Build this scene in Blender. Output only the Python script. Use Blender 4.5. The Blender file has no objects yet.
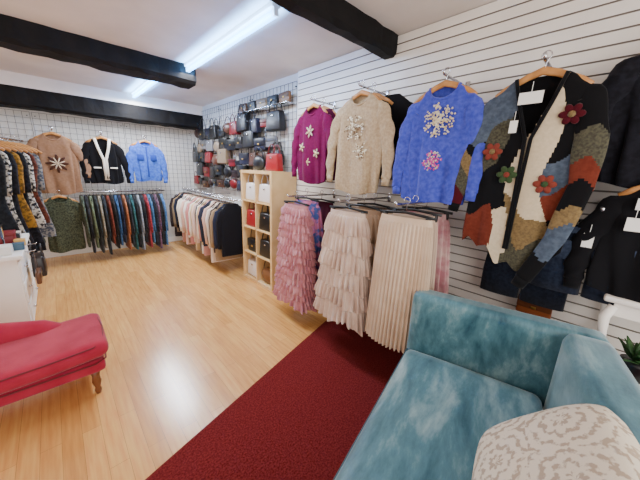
import bpy, bmesh, math, random
from mathutils import Vector, Matrix
R=random.Random(7)
SC=bpy.context.scene
COL=SC.collection
pi=math.pi
# ---------------------------------------------------------------- materials
def lin(c):
    return tuple(((v/255)/12.92 if v/255<=.04045 else ((v/255+.055)/1.055)**2.4) for v in c)
_m={}
def mat(name,col,rough=.7,metal=0,col2=None,ns=8,bump=0,bs=150,sheen=0,emit=0,spec=None,contrast=(.35,.65)):
    if name in _m: return _m[name]
    m=bpy.data.materials.new(name); m.use_nodes=True
    nt=m.node_tree; b=nt.nodes['Principled BSDF']
    b.inputs['Base Color'].default_value=(*lin(col),1)
    b.inputs['Roughness'].default_value=rough
    b.inputs['Metallic'].default_value=metal
    if spec is not None: b.inputs['Specular IOR Level'].default_value=spec
    if sheen:
        b.inputs['Sheen Weight'].default_value=sheen
        b.inputs['Sheen Roughness'].default_value=.4
    if emit:
        b.inputs['Emission Color'].default_value=(*lin(col),1)
        b.inputs['Emission Strength'].default_value=emit
    tc=nt.nodes.new('ShaderNodeTexCoord')
    if col2:
        n=nt.nodes.new('ShaderNodeTexNoise'); n.inputs['Scale'].default_value=ns; n.inputs['Detail'].default_value=4
        r=nt.nodes.new('ShaderNodeValToRGB')
        r.color_ramp.elements[0].position=contrast[0]; r.color_ramp.elements[1].position=contrast[1]
        r.color_ramp.elements[0].color=(*lin(col),1); r.color_ramp.elements[1].color=(*lin(col2),1)
        nt.links.new(tc.outputs['Object'],n.inputs['Vector'])
        nt.links.new(n.outputs['Fac'],r.inputs['Fac']); nt.links.new(r.outputs['Color'],b.inputs['Base Color'])
    if bump:
        n=nt.nodes.new('ShaderNodeTexNoise'); n.inputs['Scale'].default_value=bs; n.inputs['Detail'].default_value=3
        bp=nt.nodes.new('ShaderNodeBump'); bp.inputs['Strength'].default_value=bump; bp.inputs['Distance'].default_value=.003
        nt.links.new(tc.outputs['Object'],n.inputs['Vector'])
        nt.links.new(n.outputs['Fac'],bp.inputs['Height']); nt.links.new(bp.outputs['Normal'],b.inputs['Normal'])
    _m[name]=m; return m
def fab(c,c2=None,ns=30,bump=.18,bs=260,sheen=.1,rough=.92,contrast=(.35,.65)):
    key='fabric_%d_%d_%d_%s_%s'%(c[0],c[1],c[2],c2,ns)
    return mat(key,c,rough,0,c2,ns,bump,bs,sheen,spec=.15,contrast=contrast)
# ---------------------------------------------------------------- geometry
class Geo:
    def __init__(s): s.v=[];s.f=[];s.m=[]
    def add(s,v,f,mi=0):
        o=len(s.v); s.v+= [tuple(x) for x in v]
        for k,q in enumerate(f):
            s.f.append([i+o for i in q]); s.m.append(mi[k] if isinstance(mi,list) else mi)
    def make(s,name,mats,loc=(0,0,0),rot=(0,0,0),parent=None,smooth=True):
        me=bpy.data.meshes.new(name); me.from_pydata(s.v,[],s.f)
        if not isinstance(mats,(list,tuple)): mats=[mats]
        for m in mats: me.materials.append(m)
        me.polygons.foreach_set('material_index',s.m)
        me.polygons.foreach_set('use_smooth',[smooth]*len(s.f))
        me.update()
        bm=bmesh.new(); bm.from_mesh(me); bmesh.ops.recalc_face_normals(bm,faces=bm.faces); bm.to_mesh(me); bm.free()
        o=bpy.data.objects.new(name,me); COL.objects.link(o)
        o.location=loc; o.rotation_euler=rot
        if parent: o.parent=parent
        return o
def rbox(g,size,c=(0,0,0),bev=0,mi=0,taper=1.0,seg=2,rz=0):
    bm=bmesh.new(); bmesh.ops.create_cube(bm,size=1)
    for v in bm.verts:
        v.co.x*=size[0]*(taper if v.co.z>0 else 1); v.co.y*=size[1]*(taper if v.co.z>0 else 1); v.co.z*=size[2]
    if bev: bmesh.ops.bevel(bm,geom=bm.edges[:],offset=bev,segments=seg,profile=.5,affect='EDGES')
    M=Matrix.Translation(c)@Matrix.Rotation(rz,4,'Z')
    bm.verts.index_update()
    g.add([M@v.co for v in bm.verts],[[v.index for v in f.verts] for f in bm.faces],mi); bm.free()
def sweep(g,pts,rad,n=8,mi=0,ref=(0,1,0),cap=True,fold=0,closed=False):
    P=[Vector(p) for p in pts]; ref=Vector(ref); L=len(P)
    if not isinstance(rad,(list,tuple)): rad=[rad]*L
    V=[]
    for i,p in enumerate(P):
        if closed: t=P[(i+1)%L]-P[i-1]
        else: t=P[min(i+1,L-1)]-P[max(i-1,0)]
        if t.length<1e-9: t=Vector((0,0,1))
        t.normalize()
        r=ref if abs(t.dot(ref))<.98 else Vector((1,0,0))
        n1=t.cross(r).normalized(); n2=n1.cross(t)
        a,b=rad[i] if isinstance(rad[i],(list,tuple)) else (rad[i],rad[i])
        for j in range(n):
            th=2*pi*j/n; k=1+fold*math.sin(3*th+i*.7)
            V.append(p+n1*math.cos(th)*a*k+n2*math.sin(th)*b*k)
    F=[]
    for i in range(L if closed else L-1):
        for j in range(n):
            i2=(i+1)%L
            F.append([i*n+j,i*n+(j+1)%n,i2*n+(j+1)%n,i2*n+j])
    if cap and not closed:
        F.append(list(range(n))); F.append([(L-1)*n+j for j in range(n)])
    g.add(V,F,mi)
def ell(g,c,rx,ry,rz,roty=0,mi=0,n=8,m=5):
    V=[];F=[]; M=Matrix.Rotation(roty,3,'Y'); c=Vector(c)
    for i in range(m+1):
        ph=pi*i/m
        for j in range(n):
            th=2*pi*j/n
            V.append(c+M@Vector((rx*math.sin(ph)*math.cos(th),ry*math.sin(ph)*math.sin(th),rz*math.cos(ph))))
    for i in range(m):
        for j in range(n): F.append([i*n+j,i*n+(j+1)%n,(i+1)*n+(j+1)%n,(i+1)*n+j])
    g.add(V,F,mi)
def resample(ctrl,m):
    out=[];L=len(ctrl)
    z0,z1=ctrl[0][0],ctrl[-1][0]
    for k in range(m):
        z=z0+(z1-z0)*k/(m-1)
        for i in range(L-1):
            a,b=ctrl[i],ctrl[i+1]
            if (a[0]-z)*(b[0]-z)<=1e-12:
                t=0 if a[0]==b[0] else (z-a[0])/(b[0]-a[0])
                out.append(tuple(a[q]+(b[q]-a[q])*t for q in range(len(a)))); break
    return out
def rings(g,rg,n=36,mi=0,p=.7,fold=None,cut=None,mifn=None,cap=False,zf=None):
    V=[];L=len(rg)
    for i,r in enumerate(rg):
        z,hw,hd=r[:3]
        for j in range(n):
            th=2*pi*j/n; c,s=math.cos(th),math.sin(th)
            f=fold(th,i/(L-1)) if fold else 1
            x=hw*math.copysign(abs(c)**p,c)*(1+(f-1)*.25)
            V.append((x,hd*math.copysign(abs(s)**p,s)*f,z+(zf(x,i/(L-1)) if zf else 0)))
    F=[];M=[]
    for i in range(L-1):
        for j in range(n):
            q=[i*n+j,i*n+(j+1)%n,(i+1)*n+(j+1)%n,(i+1)*n+j]
            cx=sum(V[k][0] for k in q)/4;cy=sum(V[k][1] for k in q)/4;cz=sum(V[k][2] for k in q)/4
            if cut and cut(cx,cy,cz): continue
            F.append(q); M.append(mifn(cx,cy,cz) if mifn else mi)
    if cap: F.append([(L-1)*n+j for j in range(n)]);M.append(mi)
    g.add(V,F,M)
def info(o,label,cat,group=None):
    o['label']=label;o['category']=cat
    if group:o['group']=group
    return o
def empty(name,loc=(0,0,0),rot=0):
    o=bpy.data.objects.new(name,None);COL.objects.link(o);o.location=loc;o.rotation_euler=(0,0,rot);o.empty_display_size=.05
    return o
def clone(root,loc,rz=None):
    n=root.copy();COL.objects.link(n);n.location=loc
    if rz is not None:n.rotation_euler=(0,0,rz)
    for ch in root.children:
        k=ch.copy();COL.objects.link(k);k.parent=n
        for c2 in ch.children:
            k2=c2.copy();COL.objects.link(k2);k2.parent=k
    return n
def struct(o): o['kind']='structure';return o
# ---------------------------------------------------------------- common materials
M_white=mat('painted_white',(240,236,230),.55,col2=(232,227,220),ns=3)
M_farw=mat('painted_wall_grey_white',(222,219,216),.6,col2=(212,209,205),ns=3)
M_ceil=mat('ceiling_plaster',(234,225,218),.85,col2=(220,210,202),ns=2,bump=.15,bs=40)
M_slat=mat('slatwall_laminate',(243,238,230),.4,col2=(235,229,222),ns=4)
M_groove_shade=mat('slatwall_groove_shade',(132,122,114),.6)  # darker grey paints the shadow of the metal insert into the grooves
M_beam=mat('black_stained_timber',(7,6,8),.75,col2=(20,18,19),ns=6,bump=1,bs=22,spec=.25)
M_chrome=mat('chrome',(200,200,205),.2,1)
M_black=mat('black_plastic',(18,18,20),.4)
M_wire=mat('black_wire',(52,52,58),.4,.4)
M_hwood=mat('hanger_wood',(200,142,80),.5,col2=(174,118,62),ns=20)
M_birch=mat('birch_wood',(228,194,142),.45,col2=(216,178,124),ns=6)
M_tag=mat('tag_card',(240,240,236),.6)
# ---------------------------------------------------------------- room
WX=2.2; FY=5.95; LX=-2.4; BY=-1.7; H=2.57
g=Geo(); rbox(g,(WX-LX+.3,FY-BY+.3,.1),((WX+LX)/2,(FY+BY)/2,-.05))
floor=struct(g.make('floor',mat('laminate',(200,150,100)),smooth=False))
m=bpy.data.materials['laminate'];nt=m.node_tree;b=nt.nodes['Principled BSDF']
tc=nt.nodes['Texture Coordinate'];sp=nt.nodes.new('ShaderNodeSeparateXYZ');cb=nt.nodes.new('ShaderNodeCombineXYZ')
nt.links.new(tc.outputs['Object'],sp.inputs[0]);nt.links.new(sp.outputs['Y'],cb.inputs['X']);nt.links.new(sp.outputs['X'],cb.inputs['Y'])
br=nt.nodes.new('ShaderNodeTexBrick');br.inputs['Scale'].default_value=1
br.inputs['Brick Width'].default_value=.9;br.inputs['Row Height'].default_value=.085;br.inputs['Mortar Size'].default_value=.0009
br.inputs['Mortar Smooth'].default_value=.2;br.offset=.37;br.inputs['Bias'].default_value=0
br.inputs['Color1'].default_value=(*lin((224,168,98)),1);br.inputs['Color2'].default_value=(*lin((204,146,80)),1);br.inputs['Mortar'].default_value=(*lin((150,100,54)),1)
nt.links.new(cb.outputs[0],br.inputs['Vector'])
mp=nt.nodes.new('ShaderNodeMapping');mp.inputs['Scale'].default_value=(16,1.2,1);nz=nt.nodes.new('ShaderNodeTexNoise');nz.inputs['Scale'].default_value=3;nz.inputs['Detail'].default_value=8
nt.links.new(tc.outputs['Object'],mp.inputs[0]);nt.links.new(mp.outputs[0],nz.inputs['Vector'])
mx=nt.nodes.new('ShaderNodeMixRGB');mx.blend_type='OVERLAY';mx.inputs[0].default_value=.55
nt.links.new(br.outputs['Color'],mx.inputs[1]);nt.links.new(nz.outputs['Fac'],mx.inputs[2]);nt.links.new(mx.outputs[0],b.inputs['Base Color'])
b.inputs['Roughness'].default_value=.23;b.inputs['Specular IOR Level'].default_value=1.0
g=Geo(); rbox(g,(WX-LX+.3,FY-BY+.3,.1),((WX+LX)/2,(FY+BY)/2,H+.05)); struct(g.make('ceiling',M_ceil,smooth=False))
g=Geo(); rbox(g,(.1,FY-BY+.2,H),(WX+.05,(FY+BY)/2,H/2)); struct(g.make('wall_right',M_farw,smooth=False))
g=Geo(); rbox(g,(WX-LX+.2,.1,H),((WX+LX)/2,FY+.05,H/2)); struct(g.make('wall_far',M_farw,smooth=False))
g=Geo(); rbox(g,(.1,FY-BY+.2,H),(LX-.05,(FY+BY)/2,H/2)); struct(g.make('wall_left',M_white,smooth=False))
g=Geo(); wy=BY-.05
rbox(g,(WX-LX,.1,.6),((WX+LX)/2,wy,.3)); rbox(g,(WX-LX,.1,.27),((WX+LX)/2,wy,H-.135))
rbox(g,(.7,.1,H),(LX+.35,wy,H/2)); rbox(g,(.5,.1,H),(WX-.25,wy,H/2)); struct(g.make('wall_back',M_white,smooth=False))
g=Geo()
for x in (-1.68,-.55,.55,1.68): rbox(g,(.06,.06,1.7),(x,BY-.05,1.45),.005)
for z in (.62,2.28): rbox(g,(3.4,.06,.06),(0,BY-.05,z),.005)
struct(g.make('window_1',M_white,smooth=False))
g=Geo(); rbox(g,(.02,FY-2.75,.1),(WX-.01,(FY+2.75)/2,.05),.004); struct(g.make('baseboard_right',M_white,smooth=False))
g=Geo(); rbox(g,(WX-LX,.02,.1),((WX+LX)/2,FY-.01,.05),.004); struct(g.make('baseboard_far',M_white,smooth=False))
def beam(n,x0,x1,y0,y1,zb,zt=H):
    g=Geo();k=40;V=[];F=[]
    for i in range(k+1):
        x=x0+(x1-x0)*i/k; w=lambda:R.uniform(-.009,.009)
        V+=[(x,y0+w(),zt),(x,y0+w(),zb+.03),(x,y0+.03+w(),zb+w()),(x,y1-.03+w(),zb+w()),(x,y1+w(),zb+.03),(x,y1+w(),zt)]
    for i in range(k):
        for j in range(6):F.append([i*6+j,i*6+(j+1)%6,(i+1)*6+(j+1)%6,(i+1)*6+j])
    F.append(list(range(6)));F.append([k*6+j for j in range(6)])
    g.add(V,F);struct(g.make('trim_%d'%n,M_beam,smooth=False))
beam(1,LX,WX,1.45,1.59,2.42); beam(2,LX,1.33,3.50,3.80,2.39); beam(3,LX,WX,5.60,5.93,2.17,2.42)
g=Geo();rbox(g,(WX-LX,.36,.16),((WX+LX)/2,FY-.18,H-.08));struct(g.make('trim_4',M_ceil,smooth=False))
# carpet
g=Geo();sl=.283
V=[(LX,BY,0),(WX-.03,BY,0),(WX-.03,1.25+sl*WX,0),(LX,1.25+sl*LX,0)]
g.add(V+[(a,b_,.01) for a,b_,c in V],[[0,1,2,3],[4,5,6,7],[0,1,5,4],[1,2,6,5],[2,3,7,6],[3,0,4,7]])
cp=g.make('carpet',mat('red_carpet_pile',(92,24,26),.97,col2=(124,46,46),ns=110,bump=1,bs=300,spec=.05),smooth=False)
info(cp,'dark wine red short pile carpet beside the wooden floor','carpet')
# slatwall panels
def slat_panel(y0,y1,x=2.165):
    g=Geo();pr=[];z=.0;pit=.066
    while z<H-.02:
        t=min(z+pit-.009,H);pr+=[(x,z),(x,t),(x+.010,t),(x+.010,min(t+.009,H))];z+=pit
    V=[];n=len(pr)
    for (a,b_) in pr:V+=[(a,y0,b_),(a,y1,b_)]
    F=[[2*i,2*i+1,2*i+3,2*i+2] for i in range(n-1)]
    g.add(V,F,[0 if i%4==0 else 1 for i in range(n-1)])
    rbox(g,(.018,y1-y0,H),(x+.025,(y0+y1)/2,H/2))
    return g.make('slatwall_panel',[M_slat,M_groove_shade],smooth=False)
for y0,y1 in((1.53,2.72),(.30,1.5293),(-.93,.2993),(-1.68,-.9307)):
    info(slat_panel(y0,y1),'white horizontal slatwall panel fixed to the wall','wall panel','white slatwall panels')
def grid_panel(w,h,st):
    g=Geo();r=.0018
    n=int(round(w/st))
    for i in range(n+1):rbox(g,(r*2,r*2,h),(i*w/n,0,h/2))
    m=int(round(h/st))
    for i in range(m+1):rbox(g,(w,r*2,r*2),(w/2,-r*2,i*h/m))
    for a in(.03,w-.03):
        for z in(.05,h-.05):rbox(g,(.012,.015,.012),(a,.0075,z))
    return g.make('grid_panel',M_wire,smooth=False)
for y in(5.9,4.85,3.8):
    o=grid_panel(1.04,1.36,.08);o.location=(2.1835,y,1.12);o.rotation_euler=(0,0,-pi/2)
    info(o,'black wire grid display panel holding handbags','grid panel','wire grid panels on the walls')
for x in(-1.2,-.1,1.0):
    o=grid_panel(1.08,1.3,.08);o.location=(x,5.9345,.85)
    info(o,'black wire grid display panel behind hanging clothes','grid panel','wire grid panels on the walls')
# lights
M_tube=mat('lit_tube',(96,184,255),.4,emit=9)
def fix(y0,y1,x,en):
    e=empty('fluorescent_light',(x,(y0+y1)/2,H));L=y1-y0
    g=Geo();rbox(g,(.07,L,.03),(0,0,-.015),.006);g.make('housing',M_white,parent=e,smooth=False)
    g=Geo();sweep(g,[(0,-L/2+.03,-.058),(0,L/2-.03,-.058)],.024,n=12,ref=(0,0,1));g.make('tube',M_tube,parent=e)
    for s in(-1,1):
        g=Geo();rbox(g,(.04,.03,.055),(0,s*(L/2-.015),-.05),.005);g.make('end_cap',M_white,parent=e,smooth=False)
    info(e,'long fluorescent ceiling batten with a glowing cool white tube','ceiling light','fluorescent ceiling battens')
    l=bpy.data.lights.new('tube_light','AREA');l.shape='RECTANGLE';l.size=.15;l.size_y=L;l.energy=en;l.color=(.94,.97,1)
    o=bpy.data.objects.new('tube_light',l);COL.objects.link(o);o.location=(x,(y0+y1)/2,H-.095)
    for s in(-1,1):   # cool spill of the tube on the ceiling either side of the batten
        l=bpy.data.lights.new('tube_spill','AREA');l.shape='RECTANGLE';l.size=.05;l.size_y=L;l.energy=15;l.color=(.2,.5,1)
        o=bpy.data.objects.new('tube_spill',l);COL.objects.link(o);o.location=(x+s*.06,(y0+y1)/2,H-.09);o.rotation_euler=(0,pi-s*.7,0)
fix(1.8,3.5,1.24,44);fix(4.1,5.5,1.1,78)
def area(loc,rot,sx,sy,en,col=(1,1,1)):
    l=bpy.data.lights.new('fill_light','AREA');l.shape='RECTANGLE';l.size=sx;l.size_y=sy;l.energy=en;l.color=col
    o=bpy.data.objects.new('fill_light',l);COL.objects.link(o);o.location=loc;o.rotation_euler=rot
area((0,BY+.03,1.5),(math.radians(90),0,0),3.2,1.6,100,(1,.95,.89))  # daylight lamp just inside the back window, gives general warm fill
area((LX+.1,2.9,1.5),(0,math.radians(-90),0),1.5,3.2,40,(1,.92,.82))  # added fill lamp along the left wall, which has no window
w=bpy.data.worlds.new('World');SC.world=w;w.use_nodes=True
w.node_tree.nodes['Background'].inputs[0].default_value=(.8,.9,1,1);w.node_tree.nodes['Background'].inputs[1].default_value=1.0
# ---------------------------------------------------------------- hangers
def hook(g,mi=0):
    pts=[(.02*math.cos(a),0,.02*math.sin(a)) for a in [pi*1.15-k*pi*1.45/12 for k in range(13)]]
    pts+= [(.004,0,-.035),(0,0,-.075)]
    sweep(g,pts,.0025,n=6,mi=mi)
def mk_hanger(kind):
    e=empty('coat_hanger' if kind!='clip' else 'clip_hanger',(0,0,-5))
    g=Geo();hook(g);g.make('hook',M_chrome,parent=e)
    g=Geo()
    if kind=='wood':
        sweep(g,[(-.19,-.004,-.160),(-.15,0,-.130),(-.06,0,-.086),(0,0,-.066),(.06,0,-.086),(.15,0,-.130),(.19,-.004,-.160)],[(.013,.007),(.015,.008),(.017,.008),(.020,.009),(.017,.008),(.015,.008),(.013,.007)],n=8)
        g.make('arm',M_hwood,parent=e)
    elif kind=='black':
        sweep(g,[(-.17,0,-.15),(-.12,0,-.11),(0,0,-.072),(.12,0,-.11),(.17,0,-.15)],[(.006,.004)]*5,n=6)
        g.make('arm',M_black,parent=e)
    else:
        sweep(g,[(-.19,0,-.09),(-.1,0,-.083),(0,0,-.075),(.1,0,-.083),(.19,0,-.09)],[(.009,.005)]*5,n=8);g.make('arm',M_black,parent=e)
        for s in(-1,1):
            g=Geo();rbox(g,(.03,.024,.05),(s*.15,0,-.115),.005);g.make('clip',M_black,parent=e)
    return e
T_wood=mk_hanger('wood');T_black=mk_hanger('black');T_clip=mk_hanger('clip')
def hang(T,loc,rz,label,group):
    o=clone(T,loc,rz);info(o,label,'hanger',group);return o
# ---------------------------------------------------------------- garments
def tops(name,label,loc,rz,mats,hw=.24,ln=.66,hd=.030,sl=.5,spread=.06,neck=.09,seed=0,fine=True,mifn=None,cat='sweater',bandmat=None,group=None,slv_fn=None,vneck=0,flare=.93,slv_pts=None,ragged=0,sthick=.8,hi=False,drop=.075,famp=1.0):
    r=random.Random(seed);ph=r.uniform(0,6)
    g=Geo()
    ctrl=[(0,neck,.022),(-.02,neck+.03,.024),(-.05,hw*.66,.026),(-.085,hw*.86,.028),(-.13,hw*.96,.03),(-.22,hw*.97,hd),(-ln*.6,hw*.97,hd*1.1),(-ln*.93,hw*flare,hd*1.15),(-ln,hw*flare*.98,hd*1.05)]
    k1,k2=r.randint(4,6),r.randint(8,11)
    fold=lambda th,t:1+famp*(.42*t*math.sin(k1*th+ph+2*t)+.30*t*math.sin(k2*th+ph*2-2.5*t))
    rg=resample(ctrl,(120 if hi else 64) if fine else 14)
    n=(200 if hi else 110) if fine else 24
    if vneck: cutf=lambda x,y,z:y<0 and z>-vneck and abs(x)<(neck+.01)*(1+z/vneck)
    elif fine: cutf=lambda x,y,z:y<0 and (x/neck)**2+(z/drop)**2<1
    else: cutf=None
    zf=lambda x,t:-t*(.010*math.sin(x*19+ph)-.018*(x/hw)**2)
    rings(g,rg,n=n,fold=fold if fine else (lambda th,t:1+.1*t*math.sin(k1*th+ph)),cut=cutf,mifn=mifn,zf=zf if fine else None)
    if ragged:
        zb=-ln*.8
        for i,v in enumerate(g.v):
            if v[2]<zb:
                t=min(1,(v[2]-zb)/(-ln-zb));g.v[i]=(v[0],v[1],v[2]-ragged*t*(.6*abs(((v[0]*9+ph)%1)*2-1)+.4*math.sin(v[0]*14+1)))
    def sleeve_pts(s):
        sw=hw*.84;lean=r.uniform(-.015,.02)
        return [(s*sw*.7,0,-.085),(s*sw,-.002,-.128),(s*(hw+spread*.35),-.004,-.24),(s*(hw+spread*.8+lean*.5),-.008,-.20-sl*.34),(s*(hw+spread+lean),-.012,-.17-sl*.7),(s*(hw+spread*.95+lean),-.014,-.12-sl)]
    rad=[(.040,.026),(.062,.032),(.060,.032),(.050,.031),(.044,.028),(.036,.026)]
    rad=[(a,b_*sthick) for a,b_ in rad]
    if not fine:
        for s in(-1,1):sweep(g,sleeve_pts(s),[(a*.85,b_*.8) for a,b_ in rad],n=8,fold=.08,mi=0)
        o=g.make(name,mats,loc,(0,0,rz));info(o,label,cat,group);return o
    o=g.make(name,mats,loc,(0,0,rz));info(o,label,cat,group)
    bmt=bandmat or mats[0]
    for s in(-1,1):
        pts=slv_pts[s] if slv_pts else sleeve_pts(s);P_=[];RR=[];q_=20 if slv_fn else 8
        for i in range(len(pts)-1):
            for q in range(q_):
                t=q/q_;P_.append(tuple(pts[i][c]+(pts[i+1][c]-pts[i][c])*t for c in range(3)))
                wv=1+.05*math.sin(i*5+t*5+ph+s)
                ra,rb=rad[min(i,5)],rad[min(i+1,5)]
                RR.append(tuple((ra[c]+(rb[c]-ra[c])*t)*wv for c in range(2)))
        P_.append(pts[-1]);RR.append(rad[-1])
        g=Geo();sweep(g,P_,RR,n=40 if slv_fn else 24,fold=0 if slv_fn else .10)
        if slv_fn:
            for fi,f in enumerate(g.f):
                L_=len(f);g.m[fi]=slv_fn(s,sum(g.v[i][0] for i in f)/L_,sum(g.v[i][1] for i in f)/L_,sum(g.v[i][2] for i in f)/L_)
        so=g.make('sleeve',mats,parent=o)
        e=Vector(pts[-1]);d=(e-Vector(pts[-2])).normalized()
        g=Geo();sweep(g,[e-d*.01,e+d*.05],[(.035,.026*sthick),(.031,.023*sthick)],n=20);g.make('cuff',bmt,parent=so)
    if not vneck:
        g=Geo();pp_=[]
        for k in range(32):
            a=2*pi*k/32;s_=math.sin(a)
            pp_.append(((neck+.002)*math.cos(a),-.026*s_ if s_>0 else -.022*s_,-drop*s_ if s_>0 else .004*-s_))
        sweep(g,pp_,.009,n=8,ref=(0,0,1),closed=True)
        g.make('neckband',bmt,parent=o)
    if not ragged:
        g=Geo();z=-ln;w_=hw*flare
        rr=[(z+.006,w_*.985,hd*1.08),(z-.04,w_*.95,hd*1.0)]
        rings(g,rr,n=110,fold=lambda th,t:fold(th,1),zf=lambda x,t:zf(x,1));g.make('hem_band',bmt,parent=o)
    return o
def flower(parent,x,z,y,n,r,w,mt,mc=None,name='flower_applique',rot=0,rin=.012):
    g=Geo()
    for k in range(n):
        a=rot+2*pi*k/n;c=(x+math.cos(a)*(rin+r/2),y,z+math.sin(a)*(rin+r/2))
        ell(g,c,r/2+.004,.005,w,-a,0)
    ell(g,(x,y-.004,z),rin+.003,.006,rin+.003,0,1)
    return g.make(name,[mt,mc or mt],parent=parent)
def sequins(parent,x,z,y,r,mt,seed=1,n=60,name='sequin_motif',arms=8,sp=.16):
    rr=random.Random(seed);g=Geo()
    for k in range(n):
        a=rr.choice(range(arms))*2*pi/arms+rr.gauss(0,sp);d=r*(.04+.96*rr.random())
        ell(g,(x+d*math.cos(a),y,z+d*math.sin(a)),.0062,.003,.0062,0,rr.choice((0,0,1)),6,4)
    return g.make(name,mt,parent=parent)
def tag(parent,x,y,z,w=.04,h=.07):
    g=Geo();rbox(g,(w,.002,h),(x,y,z));rbox(g,(.002,.002,.05),(x,y,z+h/2+.02));return g.make('price_tag',M_tag,parent=parent,smooth=False)
def face_arm(x1,y,z,label='chrome display arm projecting from the white slatwall'):
    g=Geo();x0=2.163;sweep(g,[(x0,y,z),(x1,y,z),(x1-.015,y,z+.02)],.008,n=8,ref=(0,0,1));rbox(g,(.012,.03,.08),(x0-.003,y,z),.003)
    o=g.make('display_arm',M_chrome);info(o,label,'display arm','chrome garment display arms');return o
WR=-pi/2
GW='wooden hangers on the wall arms'
M_purple=fab((96,4,60),(106,8,68),60)
M_beige=fab((184,164,136),(164,142,114),60,bump=.3)
M_blue=fab((56,66,172),(78,88,192),40,bump=.7,bs=110,sheen=.4)
M_gold=mat('gold_sequin',(222,196,140),.35,.6); M_silver=mat('silver_sequin',(214,204,180),.35,.6);M_bronze=mat('bronze_sequin',(96,70,50),.35,.5)
M_pinkseq=mat('pink_sequin',(200,70,150),.35,.4);M_cream=fab((206,190,164),(190,172,146),50)
def place_top(y,zh,x):
    face_arm(x-.03,y,zh-.022)
    hang(T_wood,(x,y,zh),WR,'light wooden hanger holding a garment on the wall',GW)
z=2.16
place_top(2.12,z,1.88)
yf=-.043
o=tops('sweater','magenta knitted jumper with cream flower motifs on the slatwall',(1.88,2.12,z-.085),WR,[M_purple],hw=.215,ln=.66,sl=.48,seed=1)
flower(o,.0,-.22,yf,6,.045,.010,M_cream,M_gold,rot=.3);flower(o,-.11,-.36,yf,5,.03,.009,M_cream,M_gold);flower(o,.10,-.42,yf,5,.03,.009,M_cream,M_gold);flower(o,-.02,-.5,yf,5,.025,.008,M_cream,M_gold)
hang(T_wood,(2.01,2.12,z),WR,'light wooden hanger holding a garment on the wall',GW)
tops('sweater','plum coloured jumper hanging behind the magenta one',(2.01,2.10,z-.09),WR,[fab((70,6,40))],hw=.22,ln=.66,sl=.44,seed=2,fine=False)
place_top(1.50,z,1.82)
o=tops('sweater','oatmeal knitted jumper with a silver and bronze sequin motif',(1.82,1.50,z-.085),WR,[M_beige],hw=.235,ln=.71,sl=.50,seed=3)
sequins(o,-.02,-.24,yf-.004,.10,[M_silver,M_bronze],3,170,arms=6,sp=.16)
sequins(o,.06,-.42,yf-.007,.07,[M_silver,M_bronze],9,90,arms=6,sp=.16)
hang(T_wood,(1.93,1.47,z),WR,'light wooden hanger holding a garment on the wall',GW)
tops('sweater','black jumper hanging behind the oatmeal one',(1.95,1.33,z-.09),WR,[fab((16,16,20))],hw=.24,ln=.62,sl=.42,seed=4,fine=False)
yb=.85;zb=z-.05
place_top(yb,zb,1.82)
o=tops('sweater','bright blue fluffy jumper with silver and pink sequin flowers',(1.82,yb,zb-.085),WR,[M_blue],hw=.205,ln=.67,sl=.50,seed=5,spread=.035)
sequins(o,.01,-.2,yf-.003,.10,[M_silver,M_gold],5,230,arms=7,sp=.2)
sequins(o,.0,-.44,yf-.006,.062,[M_pinkseq,M_silver],6,120,arms=6,sp=.3)
# patchwork cardigan
P=[fab((12,12,15)),fab((206,190,162),(196,180,152),60),fab((84,82,66),(56,54,46),90),fab((96,38,26),(108,48,34),50),fab((62,72,88),(80,92,108),50),fab((70,12,24)),fab((130,108,72),(104,86,58),90)]
def pc(x,y,z):
    if y>0: return 0
    wz=z+.045*math.sin(x*22)+.012*math.sin(x*50);wx=x+.03*math.sin(z*11+1)
    if wx<-.11: return 4 if wz>-.22 else (2 if wz>-.44 else (0 if wz>-.66 else 3))
    if wx<-.035: return 4 if wz>-.20 else (0 if wz>-.70 else 1)
    if wx<.10-.07*min(0,z+.25): return 1 if wz>-.66-.5*(wx-.05) else (6 if wz>-.78 else 2)
    return 0 if wz>-.40 else (4 if wz>-.56 else (3 if wz>-.70 else 0))
def ps(s,x,y,z):
    w=z+.03*math.sin(x*40+s)+.35*(abs(x)-.25)*(1 if s>0 else -1)
    if s<0: return 4 if w>-.30 else (0 if w>-.36 else (6 if w>-.47 else (2 if w>-.60 else 5)))
    return 0 if w>-.28 else (2 if w>-.42 else (3 if w>-.52 else (0 if w>-.64 else (6 if w>-.73 else (4 if w>-.90 else 0)))))
zc=2.08;yc=.365
place_top(yc,zc,1.82)
SP={-1:[(-.13,0,-.085),(-.185,-.003,-.13),(-.235,-.01,-.27),(-.275,-.014,-.42),(-.30,-.014,-.56),(-.315,-.014,-.66)],
     1:[(.13,0,-.085),(.185,-.006,-.13),(.235,-.02,-.30),(.245,-.035,-.52),(.20,-.045,-.78),(.11,-.055,-1.02)]}
o=tops('cardigan','long patchwork knitted cardigan in black, cream, rust and navy with flowers',(1.82,yc,zc-.085),WR,P,hw=.235,ln=.90,sl=.62,seed=8,mifn=pc,slv_fn=ps,vneck=.30,cat='cardigan',bandmat=P[0],hd=.028,neck=.10,slv_pts=SP,ragged=.10,hi=True,flare=1.0,sthick=.65,famp=.6)
M_gf=fab((54,72,44));M_rf=mat('brick_felt',(118,44,30),.9)
yq=-.040
flower(o,-.15,-.36,yq,6,.034,.016,M_rf,P[6]);flower(o,.15,-.20,yq,6,.034,.016,P[5],P[6]);flower(o,-.06,-.48,yq-.003,6,.034,.016,M_gf,M_rf);flower(o,.11,-.52,yq-.003,6,.034,.016,M_rf,M_gf)
tag(o,-.02,-.055,-.11,.10,.055)
tag(o,-.07,-.055,-.24,.035,.06)
g=Geo()
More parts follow.
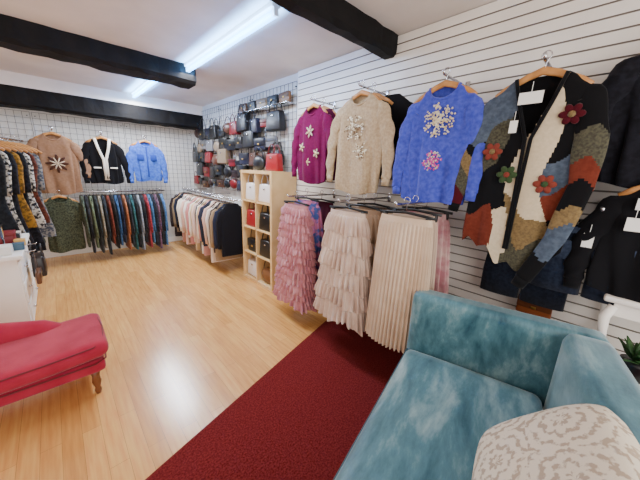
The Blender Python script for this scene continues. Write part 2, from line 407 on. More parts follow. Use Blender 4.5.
for s in(-1,1):
    sweep(g,[(s*.10,-.030,-.01),(s*.07,-.034,-.12),(s*.012,-.038,-.3),(s*.006,-.040,-.65),(s*.006,-.042,-.88)],[(.009,.006)]*5,n=8)
g.make('placket',P[0],parent=o)
place_top(-.14,2.2,1.98)
o=tops('jacket','black quilted jacket hanging on the slatwall',(1.98,-.14,2.115),WR,[fab((16,16,21),(28,28,36),40)],hw=.25,ln=.6,sl=.48,seed=9,cat='jacket',sthick=1)
def trousers(name,label,loc,rz,mt,w=.2,ln=.5,cat='trousers',group=None,depth=.03,seed=1):
    g=Geo()
    rings(g,resample([(0,w*.9,depth),(-.03,w*.92,depth),(-ln*.55,w,depth*1.2)],6),n=28)
    for s in(-1,1):
        sweep(g,[(s*w*.5,0,-ln*.45),(s*w*.54,0,-ln*.7),(s*w*.54,0,-ln)],[(w*.5,depth*1.2),(w*.52,depth*1.1),(w*.52,depth)],n=14,fold=.04)
    o=g.make(name,[mt],loc,(0,0,rz));info(o,label,cat,group);
    for s in(-1,1):
        g=Geo();rbox(g,(w*.5,.006,.1),(s*w*.5,-depth*1.25,-ln*.35),.002);g.make('pocket',fab((38,46,64),(52,62,82),60),parent=o)
    g=Geo();rbox(g,(w*1.6,.008,.03),(0,-depth*1.1,-.02),.001)
    g.make('waistband',fab((38,46,64),(52,62,82),60),parent=o);return o
M_den=fab((22,28,44),(36,44,62),60)
GC='black clip hangers on wall arms'
face_arm(1.88,.03,1.36);hang(T_clip,(1.92,.03,1.382),WR,'black clip hanger holding a folded garment',GC)
o=trousers('shorts','dark indigo denim shorts clipped on a hanger',(1.92,.03,1.275),WR,M_den,w=.20,ln=.36,cat='shorts');tag(o,-.02,-.05,-.06)
face_arm(2.02,.30,1.34);hang(T_clip,(2.05,.30,1.362),WR,'black clip hanger holding a folded garment',GC)
o=trousers('jeans','dark denim jeans folded over a clip hanger',(2.05,.30,1.255),WR,fab((18,22,34),(30,36,50),60),w=.21,ln=.50,cat='jeans',depth=.025)
face_arm(1.87,-.20,1.575);hang(T_wood,(1.9,-.20,1.597),WR,'light wooden hanger holding a garment on the wall',GW)
o=tops('jacket','short black jacket with paper tags on a wooden hanger',(1.9,-.20,1.508),WR,[fab((14,14,18))],hw=.22,ln=.50,sl=.38,seed=12,cat='jacket',drop=.09)
tag(o,-.10,-.05,-.10,.06,.05);tag(o,-.12,-.055,-.19,.05,.06)
# skirts
def skirt(name,label,loc,rz,mt,w0=.17,w1=.26,ln=.95,tiers=0,k=22,amp=.12,d0=.04,d1=.12,seed=1,rows=90,n=200,band=None,group=None,scal=1.0,step=.09):
    r=random.Random(seed);ph=[r.uniform(0,6) for _ in range(90)];V=[];F=[]
    for i in range(rows+1):
        t=i/rows;e=t**.5;w_=w0+(w1-w0)*e;d=d0+(d1-d0)*e
        if tiers:
            q=t*tiers;ti=int(min(q,tiers-1e-6));fr=q-ti
        else: ti=0;fr=t
        for j in range(n):
            th=2*pi*j/n
            if tiers:
                am=amp*(.35+.65*fr)
                f=1+step*(1+.5*math.sin(3*th+ph[ti+30]))*math.sin(fr*pi*.62)+am*math.sin(k*th+.8*ph[ti]+1.6*math.sin(3*th+ph[40]))*.7+am*.5*math.sin((k+7)*th+.7*ph[ti+20])+.08*t*math.sin(4*th+ph[80])
                zz=-t*ln+scal*fr*(.008*math.sin((k//2)*th+ph[ti+3])+.018*math.sin(5*th+ph[ti+20]))
            else:
                tri=math.sin(k*th+ph[0]+.5*math.sin(4*th))
                f=1+amp*(.3+.7*t)*tri+.06*t*math.sin(5*th+ph[1]);zz=-t*ln+.01*t*math.sin(3*th+ph[2])
            V.append((w_*math.cos(th)*(1+(f-1)*.6),d*math.sin(th)*f*1.0+.0,zz))
    for i in range(rows):
        for j in range(n):F.append([i*n+j,i*n+(j+1)%n,(i+1)*n+(j+1)%n,(i+1)*n+j])
    g=Geo();g.add(V,F);o=g.make(name,[mt],loc,(0,0,rz));info(o,label,'skirt',group)
    g=Geo();rings(g,[(.03,w0*1.0,d0),(0,w0*1.03,d0*1.05),(-.012,w0*1.03,d0*1.1)],n=40,p=1);g.make('waistband',band or mt,parent=o)
    return o
M_pk=fab((172,108,118),(190,132,138),12,bump=.1,sheen=.5);M_pk2=fab((70,84,140),(190,110,140),16,contrast=(.46,.56));M_tul=fab((196,168,152),(212,190,174),10,bump=.1,sheen=.6);M_plt=mat('satin_champagne',(216,192,168),.42,col2=(204,178,152),ns=8,sheen=.2)
GS='maxi skirts on the wall arms'
def skirt_arm(y,z,x1):face_arm(x1,y,z-.022)
def sk(x,y,zt,*a,**k):
    hang(T_clip,(x,y,zt+.13),WR,'black clip hanger holding a skirt waistband',GC)
    return skirt('skirt',a[0],(x,y,zt),WR,*a[1:],group=GS,**k)
skirt_arm(2.06,1.28,1.55);sk(1.64,2.06,1.15,'dusty pink skirt with many ruffled tiers',M_pk,w1=.27,ln=.97,tiers=13,k=27,amp=.19,d1=.1,seed=3,rows=143,n=440,step=.12)
sk(1.84,2.14,1.17,'blue and pink patterned skirt behind the ruffled one',M_pk2,w1=.29,ln=.80,k=15,amp=.2,d1=.09,seed=4,rows=50,n=120)
sk(2.03,2.12,1.15,'dark plum skirt behind the ruffled ones',fab((70,20,40)),w1=.27,ln=.8,k=15,amp=.2,d1=.06,seed=14,rows=20,n=120)
skirt_arm(1.38,1.31,1.5);sk(1.60,1.38,1.18,'blush tulle skirt with gathered tiers',M_tul,w1=.265,ln=.86,tiers=6,k=31,amp=.2,d1=.11,seed=5,rows=120,n=500,scal=1.2,step=.07)
sk(1.82,1.40,1.18,'pale beige gathered skirt behind the front one',fab((168,138,112)),w1=.28,ln=.84,tiers=4,k=24,amp=.14,d1=.08,seed=6,rows=50,n=120)
sk(2.0,1.42,1.18,'taupe gathered skirt behind the front ones',fab((120,100,86)),w1=.26,ln=.8,k=24,amp=.14,d1=.07,seed=16,rows=20,n=120)
skirt_arm(.88,1.34,1.46);sk(1.58,.88,1.21,'cream pleated maxi skirt hanging in fine pleats',M_plt,w0=.175,w1=.205,ln=.86,k=42,amp=.18,d1=.08,seed=7,rows=30,n=640)
sk(1.76,.92,1.21,'ivory pleated skirt behind the front one',fab((196,172,154)),w0=.16,w1=.20,ln=.82,k=24,amp=.2,d1=.08,seed=8,rows=20,n=240)
sk(1.93,.92,1.21,'pale pink striped pleated skirt',fab((190,130,138),(214,184,178),14),w0=.16,w1=.22,ln=.60,k=22,amp=.2,d1=.08,seed=9,rows=20,n=240)
# ---------------------------------------------------------------- rails with clothes
def rail(name,a,b_,label,wall=None,r=.0125):
    e=empty(name,(a[0],a[1],0));A=Vector(a);B=Vector(b_)
    off=Vector((a[0],a[1],0))
    g=Geo();sweep(g,[A-off,B-off],r,n=10,ref=(0,0,1));g.make('rail_bar',M_chrome,parent=e)
    if wall is not None:
        for t in(.01,.5,.99):
            q=A.lerp(B,t);g=Geo();w_=Vector(wall(q));sweep(g,[q-off,w_-off],.008,n=8,ref=(0,0,1));g.make('bracket',M_chrome,parent=e)
    info(e,label,'clothes rail');return e
rail('clothes_rail',(1.74,3.52,1.06),(1.74,5.62,1.06),'chrome clothes rail under the handbags, full of knitwear',lambda q:(2.19,q.y,q.z))
cols=[(22,22,28),(40,44,62),(150,126,98),(60,50,50),(224,206,190),(18,18,22),(214,176,160),(232,224,214),(50,54,70),(206,150,144),(200,170,130),(236,228,218),(90,88,90),(222,190,176),(200,170,130),(226,214,200),(200,134,130),(180,150,120),(230,220,208),(150,126,108),(210,186,150),(222,180,166),(226,216,204),(190,150,110),(226,216,204),(200,150,136)]
y=3.60;i=0
while y<5.58:
    c=cols[i%len(cols)]
    hang(T_black,(1.74,y,1.08),R.uniform(-.04,.04),'slim black hanger on the low rail','slim black hangers')
    nm='black' if sum(c)<100 else ('pale' if sum(c)>550 else 'muted')
    tops('cardigan','%s knitted top hanging sideways on the low rail'%nm,(1.74,y,1.005),R.uniform(-.05,.05)+pi,[fab(c)],hw=.2+R.uniform(-.03,.03),ln=.80+R.uniform(-.18,.08),hd=.022,sl=.5,spread=.0,seed=i,fine=False,cat='clothing',group='knitted tops on the low rail',sthick=.8,flare=1)
    y+=.066;i+=1
rail('clothes_rail',(-.35,5.42,1.06),(1.38,5.42,1.06),'chrome clothes rail along the far wall with dark garments',lambda q:(q.x,FY-.01,q.z))
fc=[(58,66,52),(22,22,26),(74,84,60),(26,30,32),(120,112,96),(24,28,34),(96,40,30),(18,18,22),(40,70,110),(20,24,46),(140,80,50),(26,30,38),(30,72,76),(18,18,22),(120,128,140),(22,24,30),(130,34,44),(50,90,130),(20,22,34),(90,60,80),(18,18,22),(60,100,150),(24,24,28),(130,60,70)]
x=.26;i=0
while x<1.34:
    c=fc[i%len(fc)]
    hang(T_black,(x,5.42,1.08),pi/2+R.uniform(-.04,.04),'slim black hanger on the low rail','slim black hangers')
    tops('blouse','dark patterned top hanging edge on by the far wall',(x,5.42,1.005),pi/2+R.uniform(-.05,.05),[fab(c,tuple(min(255,v+30) for v in c),25,contrast=(.44,.56))],hw=.2,ln=.88+R.uniform(-.14,.05),hd=.018,sl=.5,spread=.0,seed=50+i,fine=False,cat='clothing',group='dark tops on the far rail',sthick=.65,flare=1)
    x+=.05;i+=1
hang(T_wood,(.02,5.34,1.08),0,'light wooden hanger on the low rail','wooden hangers by the far wall')
tops('blouse','dark olive patterned blouse facing the room',(.02,5.33,.995),0,[fab((38,44,34),(84,88,68),60)],hw=.20,ln=.74,sl=.50,seed=30,cat='blouse')
def far_arm(x,z):
    g=Geo();sweep(g,[(x,5.928,z),(x,5.36,z),(x,5.345,z+.02)],.008,n=8,ref=(0,0,1));o=g.make('display_arm',M_chrome);info(o,'chrome display arm on the far wire grid','display arm','chrome garment display arms')
GF='wooden hangers by the far wall'
M_tan=fab((138,104,80),(150,116,92),40)
for x in(.07,.60,1.16):far_arm(x,1.90)
for x in(.07,.60,1.16):
    for dy in(0,.10):hang(T_wood,(x,5.40+dy,1.922),0,'light wooden hanger on the low rail',GF)
o=tops('sweater','tan jumper with a large flower motif by the far wall',(.07,5.40,1.837),0,[M_tan],hw=.22,ln=.76,sl=.40,seed=21,spread=.09)
flower(o,0,-.38,yf-.004,8,.11,.018,fab((72,44,34)),M_cream);flower(o,0,-.38,yf-.009,8,.07,.008,fab((214,196,172)),M_cream,rot=.39)
o=tops('cardigan','black cardigan with broad white front trim',(.60,5.40,1.837),0,[fab((14,14,18))],hw=.2,ln=.62,sl=.48,seed=22,cat='cardigan',vneck=.3)
g=Geo()
for s in(-1,1):sweep(g,[(s*.09,-.03,.0),(s*.06,-.038,-.15),(s*.015,-.044,-.3),(s*.015,-.050,-.60)],[(.018,.008)]*4,n=8)
g.make('trim_band',fab((235,230,220)),parent=o)
for s in(-1,1):
    g=Geo();rbox(g,(.09,.01,.02),(s*.10,-.046,-.42),.003);g.make('pocket_trim',fab((235,230,220)),parent=o)
tops('blouse','cream blouse hanging behind a cardigan',(.60,5.50,1.837),0,[fab((230,222,208))],hw=.21,ln=.66,sl=.3,seed=23,fine=False,cat='blouse')
o=tops('denim_jacket','bright blue denim jacket by the far wall',(1.16,5.40,1.837),0,[fab((50,84,180),(74,110,200),30)],hw=.2,ln=.58,sl=.48,seed=24,cat='jacket')
for s in(-1,1):
    g=Geo();rbox(g,(.09,.012,.09),(s*.09,-.040,-.24),.003);g.make('pocket',fab((38,64,150)),parent=o)
g=Geo();rbox(g,(.02,.01,.48),(0,-.042,-.31),.002);g.make('placket',fab((38,64,150)),parent=o)
tops('blouse','black shirt hanging behind the tan jumper',(.07,5.50,1.837),0,[fab((20,20,24))],hw=.24,ln=.62,sl=.4,seed=25,fine=False,cat='blouse')
# left rail
rail('clothes_rail',(-.54,4.35,1.72),(-.22,5.25,1.72),'tall chrome clothes rail holding patterned dresses',lambda q:(LX+.005,q.y,q.z))
lc=[((18,20,24),(30,32,36)),((190,184,172),(26,26,30)),((20,20,24),(34,34,40)),((150,108,40),(90,66,30)),((18,18,22),(34,34,40)),((196,190,180),(30,30,34)),((90,44,30),(60,30,24)),((60,66,80),(130,128,124))]
for i,(c,c2) in enumerate(lc):
    y=4.42+i*.105;a=R.uniform(-.04,.04)-.1;x=-.54+(y-4.35)*.356
    hang(T_wood,(x,y,1.74),a,'light wooden hanger on the tall rail','wooden hangers on the tall rail')
    tops('dress','%s long dress hanging on the tall rail'%('black' if sum(c)<80 else 'patterned'),(x,y,1.655),a,[fab(c,c2,34,contrast=(.44,.58))],hw=.12,ln=1.14+R.uniform(-.2,.15),hd=.024,sl=.42,spread=-.01,seed=70+i,fine=False,cat='dress',group='dresses on the tall rail',flare=1.5,neck=.07,sthick=.7)
# ---------------------------------------------------------------- handbags
def leather(c):return mat('leather_%d_%d_%d'%c,c,.38,bump=.2,bs=120)
def handbag(style,c,loc,rz,label,s=1.0,group=None):
    m_=leather(c);m2=leather(tuple(int(v*.7) for v in c))
    e=empty('handbag',loc,rz);e.scale=(s,s,s)
    if style=='tote':
        g=Geo();rbox(g,(.26,.10,.2),(0,0,.1),.018,taper=.86,seg=3);g.make('body',m_,parent=e)
        for q in(-1,1):
            g=Geo();sweep(g,[(.07*math.cos(a),q*.035,.185+.12*math.sin(a)) for a in [pi*k/12 for k in range(13)]],.006,n=6);g.make('handle',m2,parent=e)
        g=Geo();rbox(g,(.03,.008,.02),(0,-.05,.15),.003);g.make('clasp',M_chrome,parent=e)
    elif style=='flap':
        g=Geo();rbox(g,(.24,.07,.15),(0,0,.075),.015,taper=.95,seg=3);g.make('body',m_,parent=e)
        g=Geo();rbox(g,(.235,.012,.09),(0,-.038,.105),.005);rbox(g,(.235,.075,.012),(0,-.003,.15),.005);g.make('flap',m2,parent=e)
        g=Geo();sweep(g,[(.10*math.cos(a),0,.14+.2*math.sin(a)) for a in [pi*k/12 for k in range(13)]],.0045,n=6);g.make('strap',m2,parent=e)
        g=Geo();rbox(g,(.035,.008,.022),(0,-.047,.075),.003);g.make('clasp',mat('brass',(210,170,90),.3,1),parent=e)
    elif style=='purse':
        g=Geo();rbox(g,(.19,.035,.11),(0,0,.055),.012,seg=3);g.make('body',m_,parent=e)
        g=Geo();rbox(g,(.185,.008,.05),(0,-.018,.085),.003);g.make('flap',m2,parent=e)
        g=Geo();sweep(g,[(.09,0,.1),(.085,0,.16),(.0,0,.3),(-.085,0,.16),(-.09,0,.1)],.003,n=6);g.make('strap',m2,parent=e)
    elif style=='clutch':
        g=Geo();rbox(g,(.23,.05,.13),(0,0,.065),.014,seg=3);g.make('body',m_,parent=e)
        g=Geo();rbox(g,(.226,.010,.065),(0,-.026,.095),.004);g.make('flap',m2,parent=e)
        g=Geo();rbox(g,(.03,.008,.02),(0,-.034,.07),.003);g.make('clasp',mat('brass',(210,170,90),.3,1),parent=e)
    else:
        g=Geo();ell(g,(0,0,.09),.13,.05,.095,0,0,20,10);g.make('body',m_,parent=e)
        g=Geo();sweep(g,[(.10*math.cos(a),0,.13+.15*math.sin(a)) for a in [pi*k/12 for k in range(13)]],.007,n=6);g.make('handle',m2,parent=e)
        g=Geo();rbox(g,(.18,.006,.006),(0,-.012,.178));g.make('zip',M_chrome,parent=e,smooth=False)
    info(e,label,'handbag',group);return e
bc=[((16,16,20),'black'),((22,22,28),'black'),((16,16,18),'black'),((32,34,54),'navy'),((84,50,34),'brown'),((110,110,114),'grey'),((14,14,16),'black'),((46,28,26),'dark brown'),((18,20,24),'black'),((130,112,92),'beige'),((120,16,24),'red')]
sn={'tote':'top handle','flap':'flap front','hobo':'slouchy','purse':'small cross body'}
for zi,zr in enumerate((1.99,1.76,1.53,1.32,1.14)):
    y=2.92+.12*(zi%2)
    while y<5.75:
        if zr<1.5 and y<3.55: y+=.25;continue
        st=R.choice(['tote','flap','hobo','flap','purse','tote']);c,nm=R.choice(bc)
        s=R.uniform(.85,1.25)
        if zr<1.2:s=.8
        w_={'tote':.26,'flap':.24,'hobo':.26,'purse':.19}[st]*s
        handbag(st,c,(2.10,y+w_/2,zr+R.uniform(-.04,.04)),WR+R.uniform(-.12,.12),'%s %s leather handbag hung on the wire grid'%(nm,sn[st]),s,'handbags on the wire grid')
        y+=w_+R.uniform(.0,.04)
g=Geo();rbox(g,(.12,1.22,.012),(0,0,0),.002)
o=g.make('ledge',M_chrome,(2.12,3.40,2.25));info(o,'narrow metal ledge holding clutch bags high on the grid','shelf')
for k_,(c,nm) in enumerate((((120,84,54),'tan'),((20,20,24),'black'),((150,128,100),'beige'),((24,24,28),'black'),((90,60,40),'brown'))):
    handbag('clutch',c,(2.12,2.90+k_*.25,2.257),WR+R.uniform(-.1,.1),'%s clutch bag standing on the metal ledge'%nm,.9,'clutch bags on the ledge')
# ---------------------------------------------------------------- cube shelf
sx0,sx1,sy0,sy1,sh=1.79,2.15,2.70,3.42,1.47
g=Geo();t=.038;cx=(sx0+sx1)/2;cy=(sy0+sy1)/2;D=sx1-sx0;W=sy1-sy0
for y in(sy0+t/2,sy1-t/2):rbox(g,(D,t,sh),(0,y-cy,sh/2),.002)
for z in(t/2,sh-t/2):rbox(g,(D,W-2*t,t),(0,0,z),.002)
sf=g.make('cube_shelf',M_birch,(cx,cy,0),smooth=False);info(sf,'tall birch cube shelf unit filled with handbags','shelf unit')
cell=(sh-2*t)/4;cw=(W-2*t)/2
for i in(1,2,3):
    g=Geo();rbox(g,(D,W-2*t,.018),(0,0,t+cell*i));g.make('shelf_board',M_birch,parent=sf,smooth=False)
g=Geo();rbox(g,(D,.018,sh-2*t),(0,0,sh/2));g.make('divider',M_birch,parent=sf,smooth=False)
g=Geo();rbox(g,(.006,W-.01,sh-.01),(D/2-.004,0,sh/2));g.make('back_panel',mat('shelf_back',(212,172,118),.6),parent=sf,smooth=False)
conts=[[('tote',(222,212,204),'white'),('hobo',(120,80,50),'tan')],[('flap',(18,18,22),'black'),('tote',(22,22,24),'black')],[('tote',(150,30,36),'red'),('tote',(20,20,22),'black')],[('tote',(232,224,218),'white'),('tote',(236,226,222),'white')]]
for r_ in range(4):
    for c_ in range(2):
        st,c,nm=conts[r_][c_];yy=sy0+t+cw*(.5+(1-c_))
        handbag(st,c,(sx0+.08,yy,t+cell*r_+.011),WR,'%s leather handbag sitting in a cube of the shelf'%nm,1.10,'handbags in the cube shelf')
handbag('tote',(150,16,26),(1.95,2.88,sh+.001),WR,'bright red handbag standing on top of the cube shelf',1.0)
handbag('hobo',(22,22,26),(1.95,3.22,sh+.001),WR,'black handbag standing on top of the cube shelf',1.0)
# brown bag hung low on the slatwall behind the sofa
face_arm(2.06,.21,.93)
handbag('flap',(140,76,40),(2.09,.21,.665),WR,'orange brown handbag hung low on the slatwall',.75)
# ---------------------------------------------------------------- sofa
def velvet():
    m=mat('teal_velvet',(16,66,80),.5,bump=.25,bs=50,sheen=.7)
    nt=m.node_tree;b=nt.nodes['Principled BSDF'];b.inputs['Sheen Tint'].default_value=(.75,.88,.92,1);b.inputs['Roughness'].default_value=.40
    tc=nt.nodes['Texture Coordinate']
    n1=nt.nodes.new('ShaderNodeTexNoise');n1.inputs['Scale'].default_value=2.6;n1.inputs['Detail'].default_value=9;n1.inputs['Roughness'].default_value=.66;n1.inputs['Distortion'].default_value=.2
    mp=nt.nodes.new('ShaderNodeMapping');mp.inputs['Scale'].default_value=(.9,3.2,1.6);mp.inputs['Rotation'].default_value=(0,0,.7)
    nt.links.new(tc.outputs['Object'],mp.inputs[0]);nt.links.new(mp.outputs[0],n1.inputs['Vector'])
    r=nt.nodes.new('ShaderNodeValToRGB');e=r.color_ramp.elements
    e[0].position=.32;e[0].color=(*lin((26,72,88)),1);e[1].position=.74;e[1].color=(*lin((158,184,188)),1)
    q=r.color_ramp.elements.new(.52);q.color=(*lin((78,122,134)),1)
    nt.links.new(n1.outputs['Fac'],r.inputs['Fac']);nt.links.new(r.outputs['Color'],b.inputs['Base Color'])
    return m
MV=velvet();MVd=mat('teal_piping',(50,92,106),.6)
ang=math.radians(14);L=1.70;Dp=.88
ux=Vector((math.cos(ang),math.sin(ang),0));uy=Vector((-math.sin(ang),math.cos(ang),0))
Cn=Vector((1.825,-.10,0));ctr=Cn-ux*L/2+uy*Dp/2
so=empty('sofa',ctr,ang);info(so,'teal crushed velvet two seat sofa standing on the red carpet','sofa')
def soft(name,size,c,bev,mt,parent,puff=0,shear=None):
    bm=bmesh.new();bmesh.ops.create_cube(bm,size=1)
    for v in bm.verts:v.co=Vector((v.co.x*size[0],v.co.y*size[1],v.co.z*size[2]))
    bmesh.ops.subdivide_edges(bm,edges=bm.edges[:],cuts=18,use_grid_fill=True)
    hx,hy,hz=size[0]/2,size[1]/2,size[2]/2
    for v in bm.verts:
        for a,h in((0,hx),(1,hy),(2,hz)):
            t=v.co[a]/h;v.co[a]=h*math.copysign(abs(t)**(.55 if h>4*bev else .8),t) if abs(t)>1e-6 else 0
    for v in bm.verts:
        p=v.co.copy();q=Vector((max(-hx+bev,min(hx-bev,p.x)),max(-hy+bev,min(hy-bev,p.y)),max(-hz+bev,min(hz-bev,p.z))))
        d=p-q
        if d.length>1e-6:p=q+d.normalized()*bev
        if puff:
            k=max(0,(1-(p.x/hx)**2))*max(0,(1-(p.y/hy)**2));p.z+=math.copysign(puff*k**.5,p.z) if p.z>0 else 0
        if shear: p.z+=shear(p)
        v.co=p
    g=Geo();bm.verts.index_update();g.add([v.co for v in bm.verts],[[v.index for v in f.verts] for f in bm.faces]);bm.free()
    return g.make(name,mt,c,parent=parent)
aw=.14;bt=.18
soft('base',(L-.04,Dp-.06,.2),(0,0,.2),.03,MV,so)
for s in(-1,1):soft('armrest',(aw,Dp,.69),(s*(L/2-aw/2),0,.465),.04,MV,so)
soft('backrest',(L-2*aw+.03,bt,.72),(0,-Dp/2+bt/2,.465),.05,MV,so)
soft('seat_cushion',(L-2*aw+.0,Dp-bt-.02,.17),(0,bt/2,.365),.04,MV,so,puff=.03)
g=Geo();hx=(L-2*aw)/2-.005;sweep(g,[(-hx,Dp/2-.015,.43),(hx,Dp/2-.015,.43)],.006,n=6,ref=(0,0,1));g.make('piping',MVd,parent=so)
for sxx in(-1,1):
    for syy in(-1,1):
        g=Geo();sweep(g,[(sxx*(L/2-.08),syy*(Dp/2-.08),0.012),(sxx*(L/2-.08),syy*(Dp/2-.08),.12)],[.018,.028],n=10);g.make('leg',mat('dark_leg',(50,32,22),.4),parent=so)
# scatter cushion
mc=bpy.data.materials.new('damask_print');mc.use_nodes=True;nt=mc.node_tree;b=nt.nodes['Principled BSDF'];b.inputs['Roughness'].default_value=.85
N_=nt.nodes.new;K=nt.links.new
def MA(op,a,b_=None,c=None):
    n=N_('ShaderNodeMath');n.operation=op
    for i,v in enumerate((a,b_,c)):
        if v is None: continue
        if isinstance(v,(int,float)): n.inputs[i].default_value=v
        else: K(v,n.inputs[i])
    return n.outputs[0]
tc=N_('ShaderNodeTexCoord');sp0=N_('ShaderNodeSeparateXYZ');K(tc.outputs['Object'],sp0.inputs[0])
nd=N_('ShaderNodeTexNoise');nd.inputs['Scale'].default_value=6;nd.inputs['Detail'].default_value=1;K(tc.outputs['Object'],nd.inputs['Vector'])
sc=N_('ShaderNodeSeparateColor');K(nd.outputs['Color'],sc.inputs[0])
X_=MA('ADD',sp0.outputs['X'],MA('MULTIPLY',MA('SUBTRACT',sc.outputs[0],.5),.05))
Z_=MA('ADD',sp0.outputs['Z'],MA('MULTIPLY',MA('SUBTRACT',sc.outputs[1],.5),.05))
zc_=MA('MULTIPLY',Z_,4.6);row=MA('FLOOR',zc_)
xo=MA('ADD',MA('MULTIPLY',X_,4.6),MA('MULTIPLY',row,.5))
fx=MA('SUBTRACT',MA('FRACT',xo),.5);fz=MA('SUBTRACT',MA('FRACT',zc_),.5)
rr_=MA('SQRT',MA('ADD',MA('MULTIPLY',fx,fx),MA('MULTIPLY',fz,fz)))
th_=MA('ARCTAN2',fz,fx)
pet=MA('MULTIPLY',MA('ABSOLUTE',MA('COSINE',MA('MULTIPLY',th_,4.0))),.06)
wv=MA('SINE',MA('MULTIPLY',MA('SUBTRACT',rr_,pet),36.0))
nz=N_('ShaderNodeTexNoise');nz.inputs['Scale'].default_value=70;nz.inputs['Detail'].default_value=2;K(tc.outputs['Object'],nz.inputs['Vector'])
tot=MA('ADD',wv,MA('MULTIPLY',MA('SUBTRACT',nz.outputs['Fac'],.5),6.0))
rp=N_('ShaderNodeValToRGB');rp.color_ramp.elements[0].position=.1;rp.color_ramp.elements[1].position=.9
rp.color_ramp.elements[0].color=(*lin((226,214,194)),1);rp.color_ramp.elements[1].color=(*lin((180,160,138)),1)
K(tot,rp.inputs['Fac']);K(rp.outputs['Color'],b.inputs['Base Color'])
g=Geo();N=30;V=[];F=[]
for sgn in(-1,1):
    for i in range(N+1):
        for j in range(N+1):
            x=-1+2*i/N;y=-1+2*j/N
            k_=math.sqrt(max(1e-6,1-(x*y)**2*.22))
            tt=(max(0,1-x**4)*max(0,1-y**4))**.5
            V.append((x*.24*k_,sgn*.08*tt,y*.24*k_))
for s in(0,1):
    o0=s*(N+1)**2
    for i in range(N):
        for j in range(N):F.append([o0+i*(N+1)+j,o0+(i+1)*(N+1)+j,o0+(i+1)*(N+1)+j+1,o0+i*(N+1)+j+1])
g.add(V,F)
pl=g.make('cushion',mc)
pl.location=(.925,-.035,.655);pl.rotation_euler=(math.radians(42),0,ang-.02)
info(pl,'cream scatter cushion with beige floral print leaning on the sofa back','cushion')
# ---------------------------------------------------------------- chaise
MR=mat('raspberry_fabric',(152,32,56),.95,col2=(172,50,72),ns=6,bump=.4,bs=220,sheen=.3,spec=.1)
ch=empty('chaise_longue',(-.70,2.31,0));info(ch,'rose red upholstered chaise with turned wooden legs','chaise longue')
soft('base',(1.56,.50,.09),(0,0,.215),.03,MR,ch)
sh_=lambda p:(.03*(max(0,p.x-.25)/.55)**2)
soft('seat',(1.62,.54,.11),(0,0,.305),.05,MR,ch,puff=.01,shear=sh_)
g=Geo();pts=[];rr=[]
for i in range(16):
    t=i/15;x=.60-t*1.35;h=.02+.34*t;pts.append((x,.20,.345+h/2));rr.append((h/2+.045,.06) if i else (.02,.03))
sweep(g,pts,rr,n=20,ref=(0,1,0));g.make('backrest',MR,parent=ch)
MP=mat('dark_red_piping',(106,16,32),.6)
for zz in(.250,.345):
    pz=lambda x:zz+(.03*(max(0,x-.25)/.55)**2 if zz>.3 else 0)
    g=Geo();sweep(g,[(-.74,-.262,zz)]+[(x,-.262,pz(x)) for x in(.2,.35,.5,.62,.73)]+[(.785,-.22,pz(.785)),(.802,0,pz(.8)),(.785,.22,pz(.785))],.005,n=6,ref=(0,0,1));g.make('piping',MP,parent=ch)
for a in(-.68,.72):
    for c_ in(-.20,.20):
        g=Geo();sweep(g,[(a,c_,0),(a,c_,.025),(a,c_,.045),(a,c_,.09),(a,c_,.13),(a,c_,.18)],[.014,.020,.014,.026,.020,.030],n=12);g.make('leg',mat('turned_wood',(120,70,38),.4),parent=ch)
# ---------------------------------------------------------------- white counter
cn=empty('counter_table',(-.62,3.8,0));info(cn,'white painted counter chest stacked with small accessories','counter')
g=Geo();rbox(g,(.68,1.02,.035),(0,0,.702),.006);g.make('top',M_white,parent=cn,smooth=False)
g=Geo();rbox(g,(.6,.94,.63),(0,0,.37),.006);g.make('body',M_white,parent=cn,smooth=False)
g=Geo();rbox(g,(.56,.90,.055),(0,0,.0275));g.make('plinth',M_white,parent=cn,smooth=False)
for k_ in range(3):
    g=Geo();rbox(g,(.015,.86,.18),(.305,0,.16+k_*.20),.004);d=g.make('drawer',M_white,parent=cn,smooth=False)
    for s in(-1,1):
        g=Geo();ell(g,(.325,s*.25,.16+k_*.20),.015,.012,.012);g.make('knob',M_chrome,parent=d)
zt=.7205
g=Geo();rbox(g,(.22,.16,.10),(0,0,.05),.006);rbox(g,(.23,.17,.03),(0,0,.105),.004)
o=g.make('gift_box',mat('dark_red_card',(110,14,26),.5),(-.45,3.80,zt));info(o,'dark red lidded box on the white counter','box')
g=Geo();rbox(g,(.2,.14,.07),(0,0,.035),.006);o=g.make('jewellery_tray',mat('card_white',(225,222,216),.5),(-.44,3.42,zt));info(o,'small white display box on the counter','box')
g=Geo();sweep(g,[(0,0,0),(0,0,.01),(0,0,.012),(0,0,.2)],[.05,.05,.006,.006],n=12);sweep(g,[(0,-.09,.2),(0,.09,.2)],.006,n=8,ref=(0,0,1))
o=g.make('necklace_stand',M_black,(-.40,3.62,zt));info(o,'black T shaped jewellery stand on the counter','jewellery stand')
for k_,c in enumerate(((40,60,90),(190,150,60))):
    g=Geo();sweep(g,[(0,.02*math.cos(a)*1.6,-.05+.05*math.sin(a)) for a in[2*pi*q/16 for q in range(16)]],.004,n=6,ref=(1,0,0),closed=True)
    o=g.make('necklace',mat('beads_%d'%k_,c,.3),(-.40,3.585+k_*.07,zt+.195));info(o,'beaded necklace loop hanging on the jewellery stand','necklace')
for k_,(c,xx,yy) in enumerate((((30,30,34),-.36,3.98),((210,200,190),-.36,4.12),((60,90,110),-.33,3.36),((200,160,90),-.34,3.52))):
    g=Geo();rbox(g,(.07,.07,.05),(0,0,.025),.004);rbox(g,(.074,.074,.014),(0,0,.053),.003)
    o=g.make('ring_box',mat('ring_card_%d'%k_,c,.5),(xx,yy,zt+(0 if k_ !=2 else .0)) if k_!=2 else (-.31,3.53,zt));info(o,'small lidded jewellery box on the white counter','box')
    if k_==3:o.location=(-.31,3.70,zt)
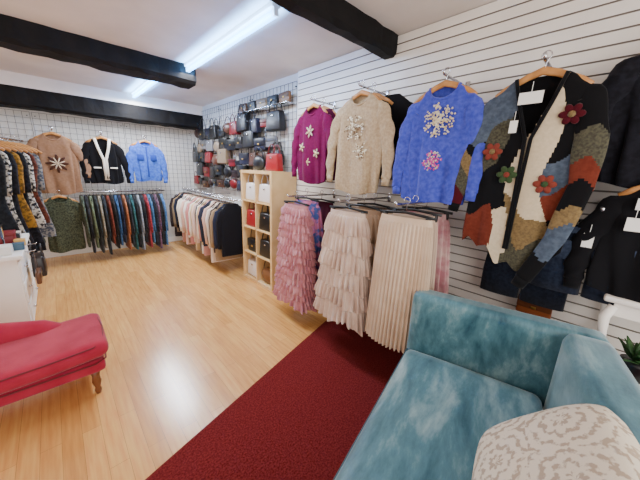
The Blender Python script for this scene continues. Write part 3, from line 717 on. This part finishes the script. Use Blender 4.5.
for yy in(3.5,3.80):
    g=Geo();sweep(g,[(.335,yy-3.8,.70),(.40,yy-3.8,.70),(.41,yy-3.8,.71)],.005,n=6,ref=(0,0,1));g.make('hook',M_chrome,parent=cn)
handbag('purse',(96,62,40),(-.225,3.5,.405),pi/2,'small brown cross body bag hanging off the counter edge')
handbag('tote',(32,26,28),(-.225,3.80,.39),pi/2,'dark handbag hanging off the counter edge')
# ---------------------------------------------------------------- white table with plant
tb=empty('side_table',(2.0,-.40,0));info(tb,'white painted side table with curved legs beside the sofa','table')
g=Geo();rbox(g,(.3,.68,.03),(0,0,.955),.01,seg=3);g.make('top',M_white,parent=tb)
g=Geo();rbox(g,(.24,.6,.07),(0,0,.905),.004);g.make('apron',M_white,parent=tb,smooth=False)
g=Geo();rbox(g,(.24,.6,.02),(0,0,.56),.004);g.make('lower_shelf',M_white,parent=tb,smooth=False)
for a in(-.12,.12):
    for c_ in(-.3,.3):
        s1=math.copysign(1,a);s2=math.copysign(1,c_)
        g=Geo();sweep(g,[(a,c_,.92),(a+s1*.014,c_+s2*.02,.86),(a+s1*.010,c_+s2*.012,.78),(a-s1*.008,c_-s2*.01,.66),(a-s1*.012,c_-s2*.014,.4),(a-s1*.01,c_-s2*.01,.15),(a+s1*.01,c_+s2*.012,.01)],[.018,.022,.018,.012,.011,.010,.016],n=10);g.make('leg',M_white,parent=tb)
pp=empty('potted_plant',(1.93,-.235,.571));info(pp,'small leafy green plant in a black pot','potted plant')
g=Geo();sweep(g,[(0,0,0),(0,0,.08),(0,0,.09)],[.045,.06,.062],n=18);g.make('pot',M_black,parent=pp)
M_leaf=mat('leaf_green',(28,66,30),.5,col2=(54,100,42),ns=20)
for q in range(26):
    a=R.uniform(0,6.28);tl=R.uniform(.2,1.1);l=R.uniform(.08,.13);g=Geo();pts=[];rr=[]
    for i in range(6):
        t=i/5;d=l*t;pts.append((math.cos(a)*d*math.sin(tl)*1.2,math.sin(a)*d*math.sin(tl)*1.2,.08+d*math.cos(tl)*1.2-.02*t*t));rr.append((.002+.018*math.sin(pi*min(.98,t+.05)),.0015))
    sweep(g,pts,rr,n=6,ref=(0,0,1));g.make('leaf',M_leaf,parent=pp)
for T in(T_wood,T_black,T_clip):
    for c_ in list(T.children):bpy.data.objects.remove(c_)
    bpy.data.objects.remove(T)
# ---------------------------------------------------------------- camera
cd=bpy.data.cameras.new('Camera');cam=bpy.data.objects.new('Camera',cd);COL.objects.link(cam)
cd.sensor_width=36;cd.lens=276.3/640*36;cd.clip_start=.02
r=Vector((.7282,-.6844,.0374));u=Vector((.1408,.2028,.9690));k=Vector((-.6707,-.7004,.2441))
r.normalize();u=(u-r*u.dot(r)).normalized();k=r.cross(u)
M=Matrix((( r.x,u.x,k.x,0),(r.y,u.y,k.y,0),(r.z,u.z,k.z,1.5),(0,0,0,1)))
cam.matrix_world=M
SC.camera=cam
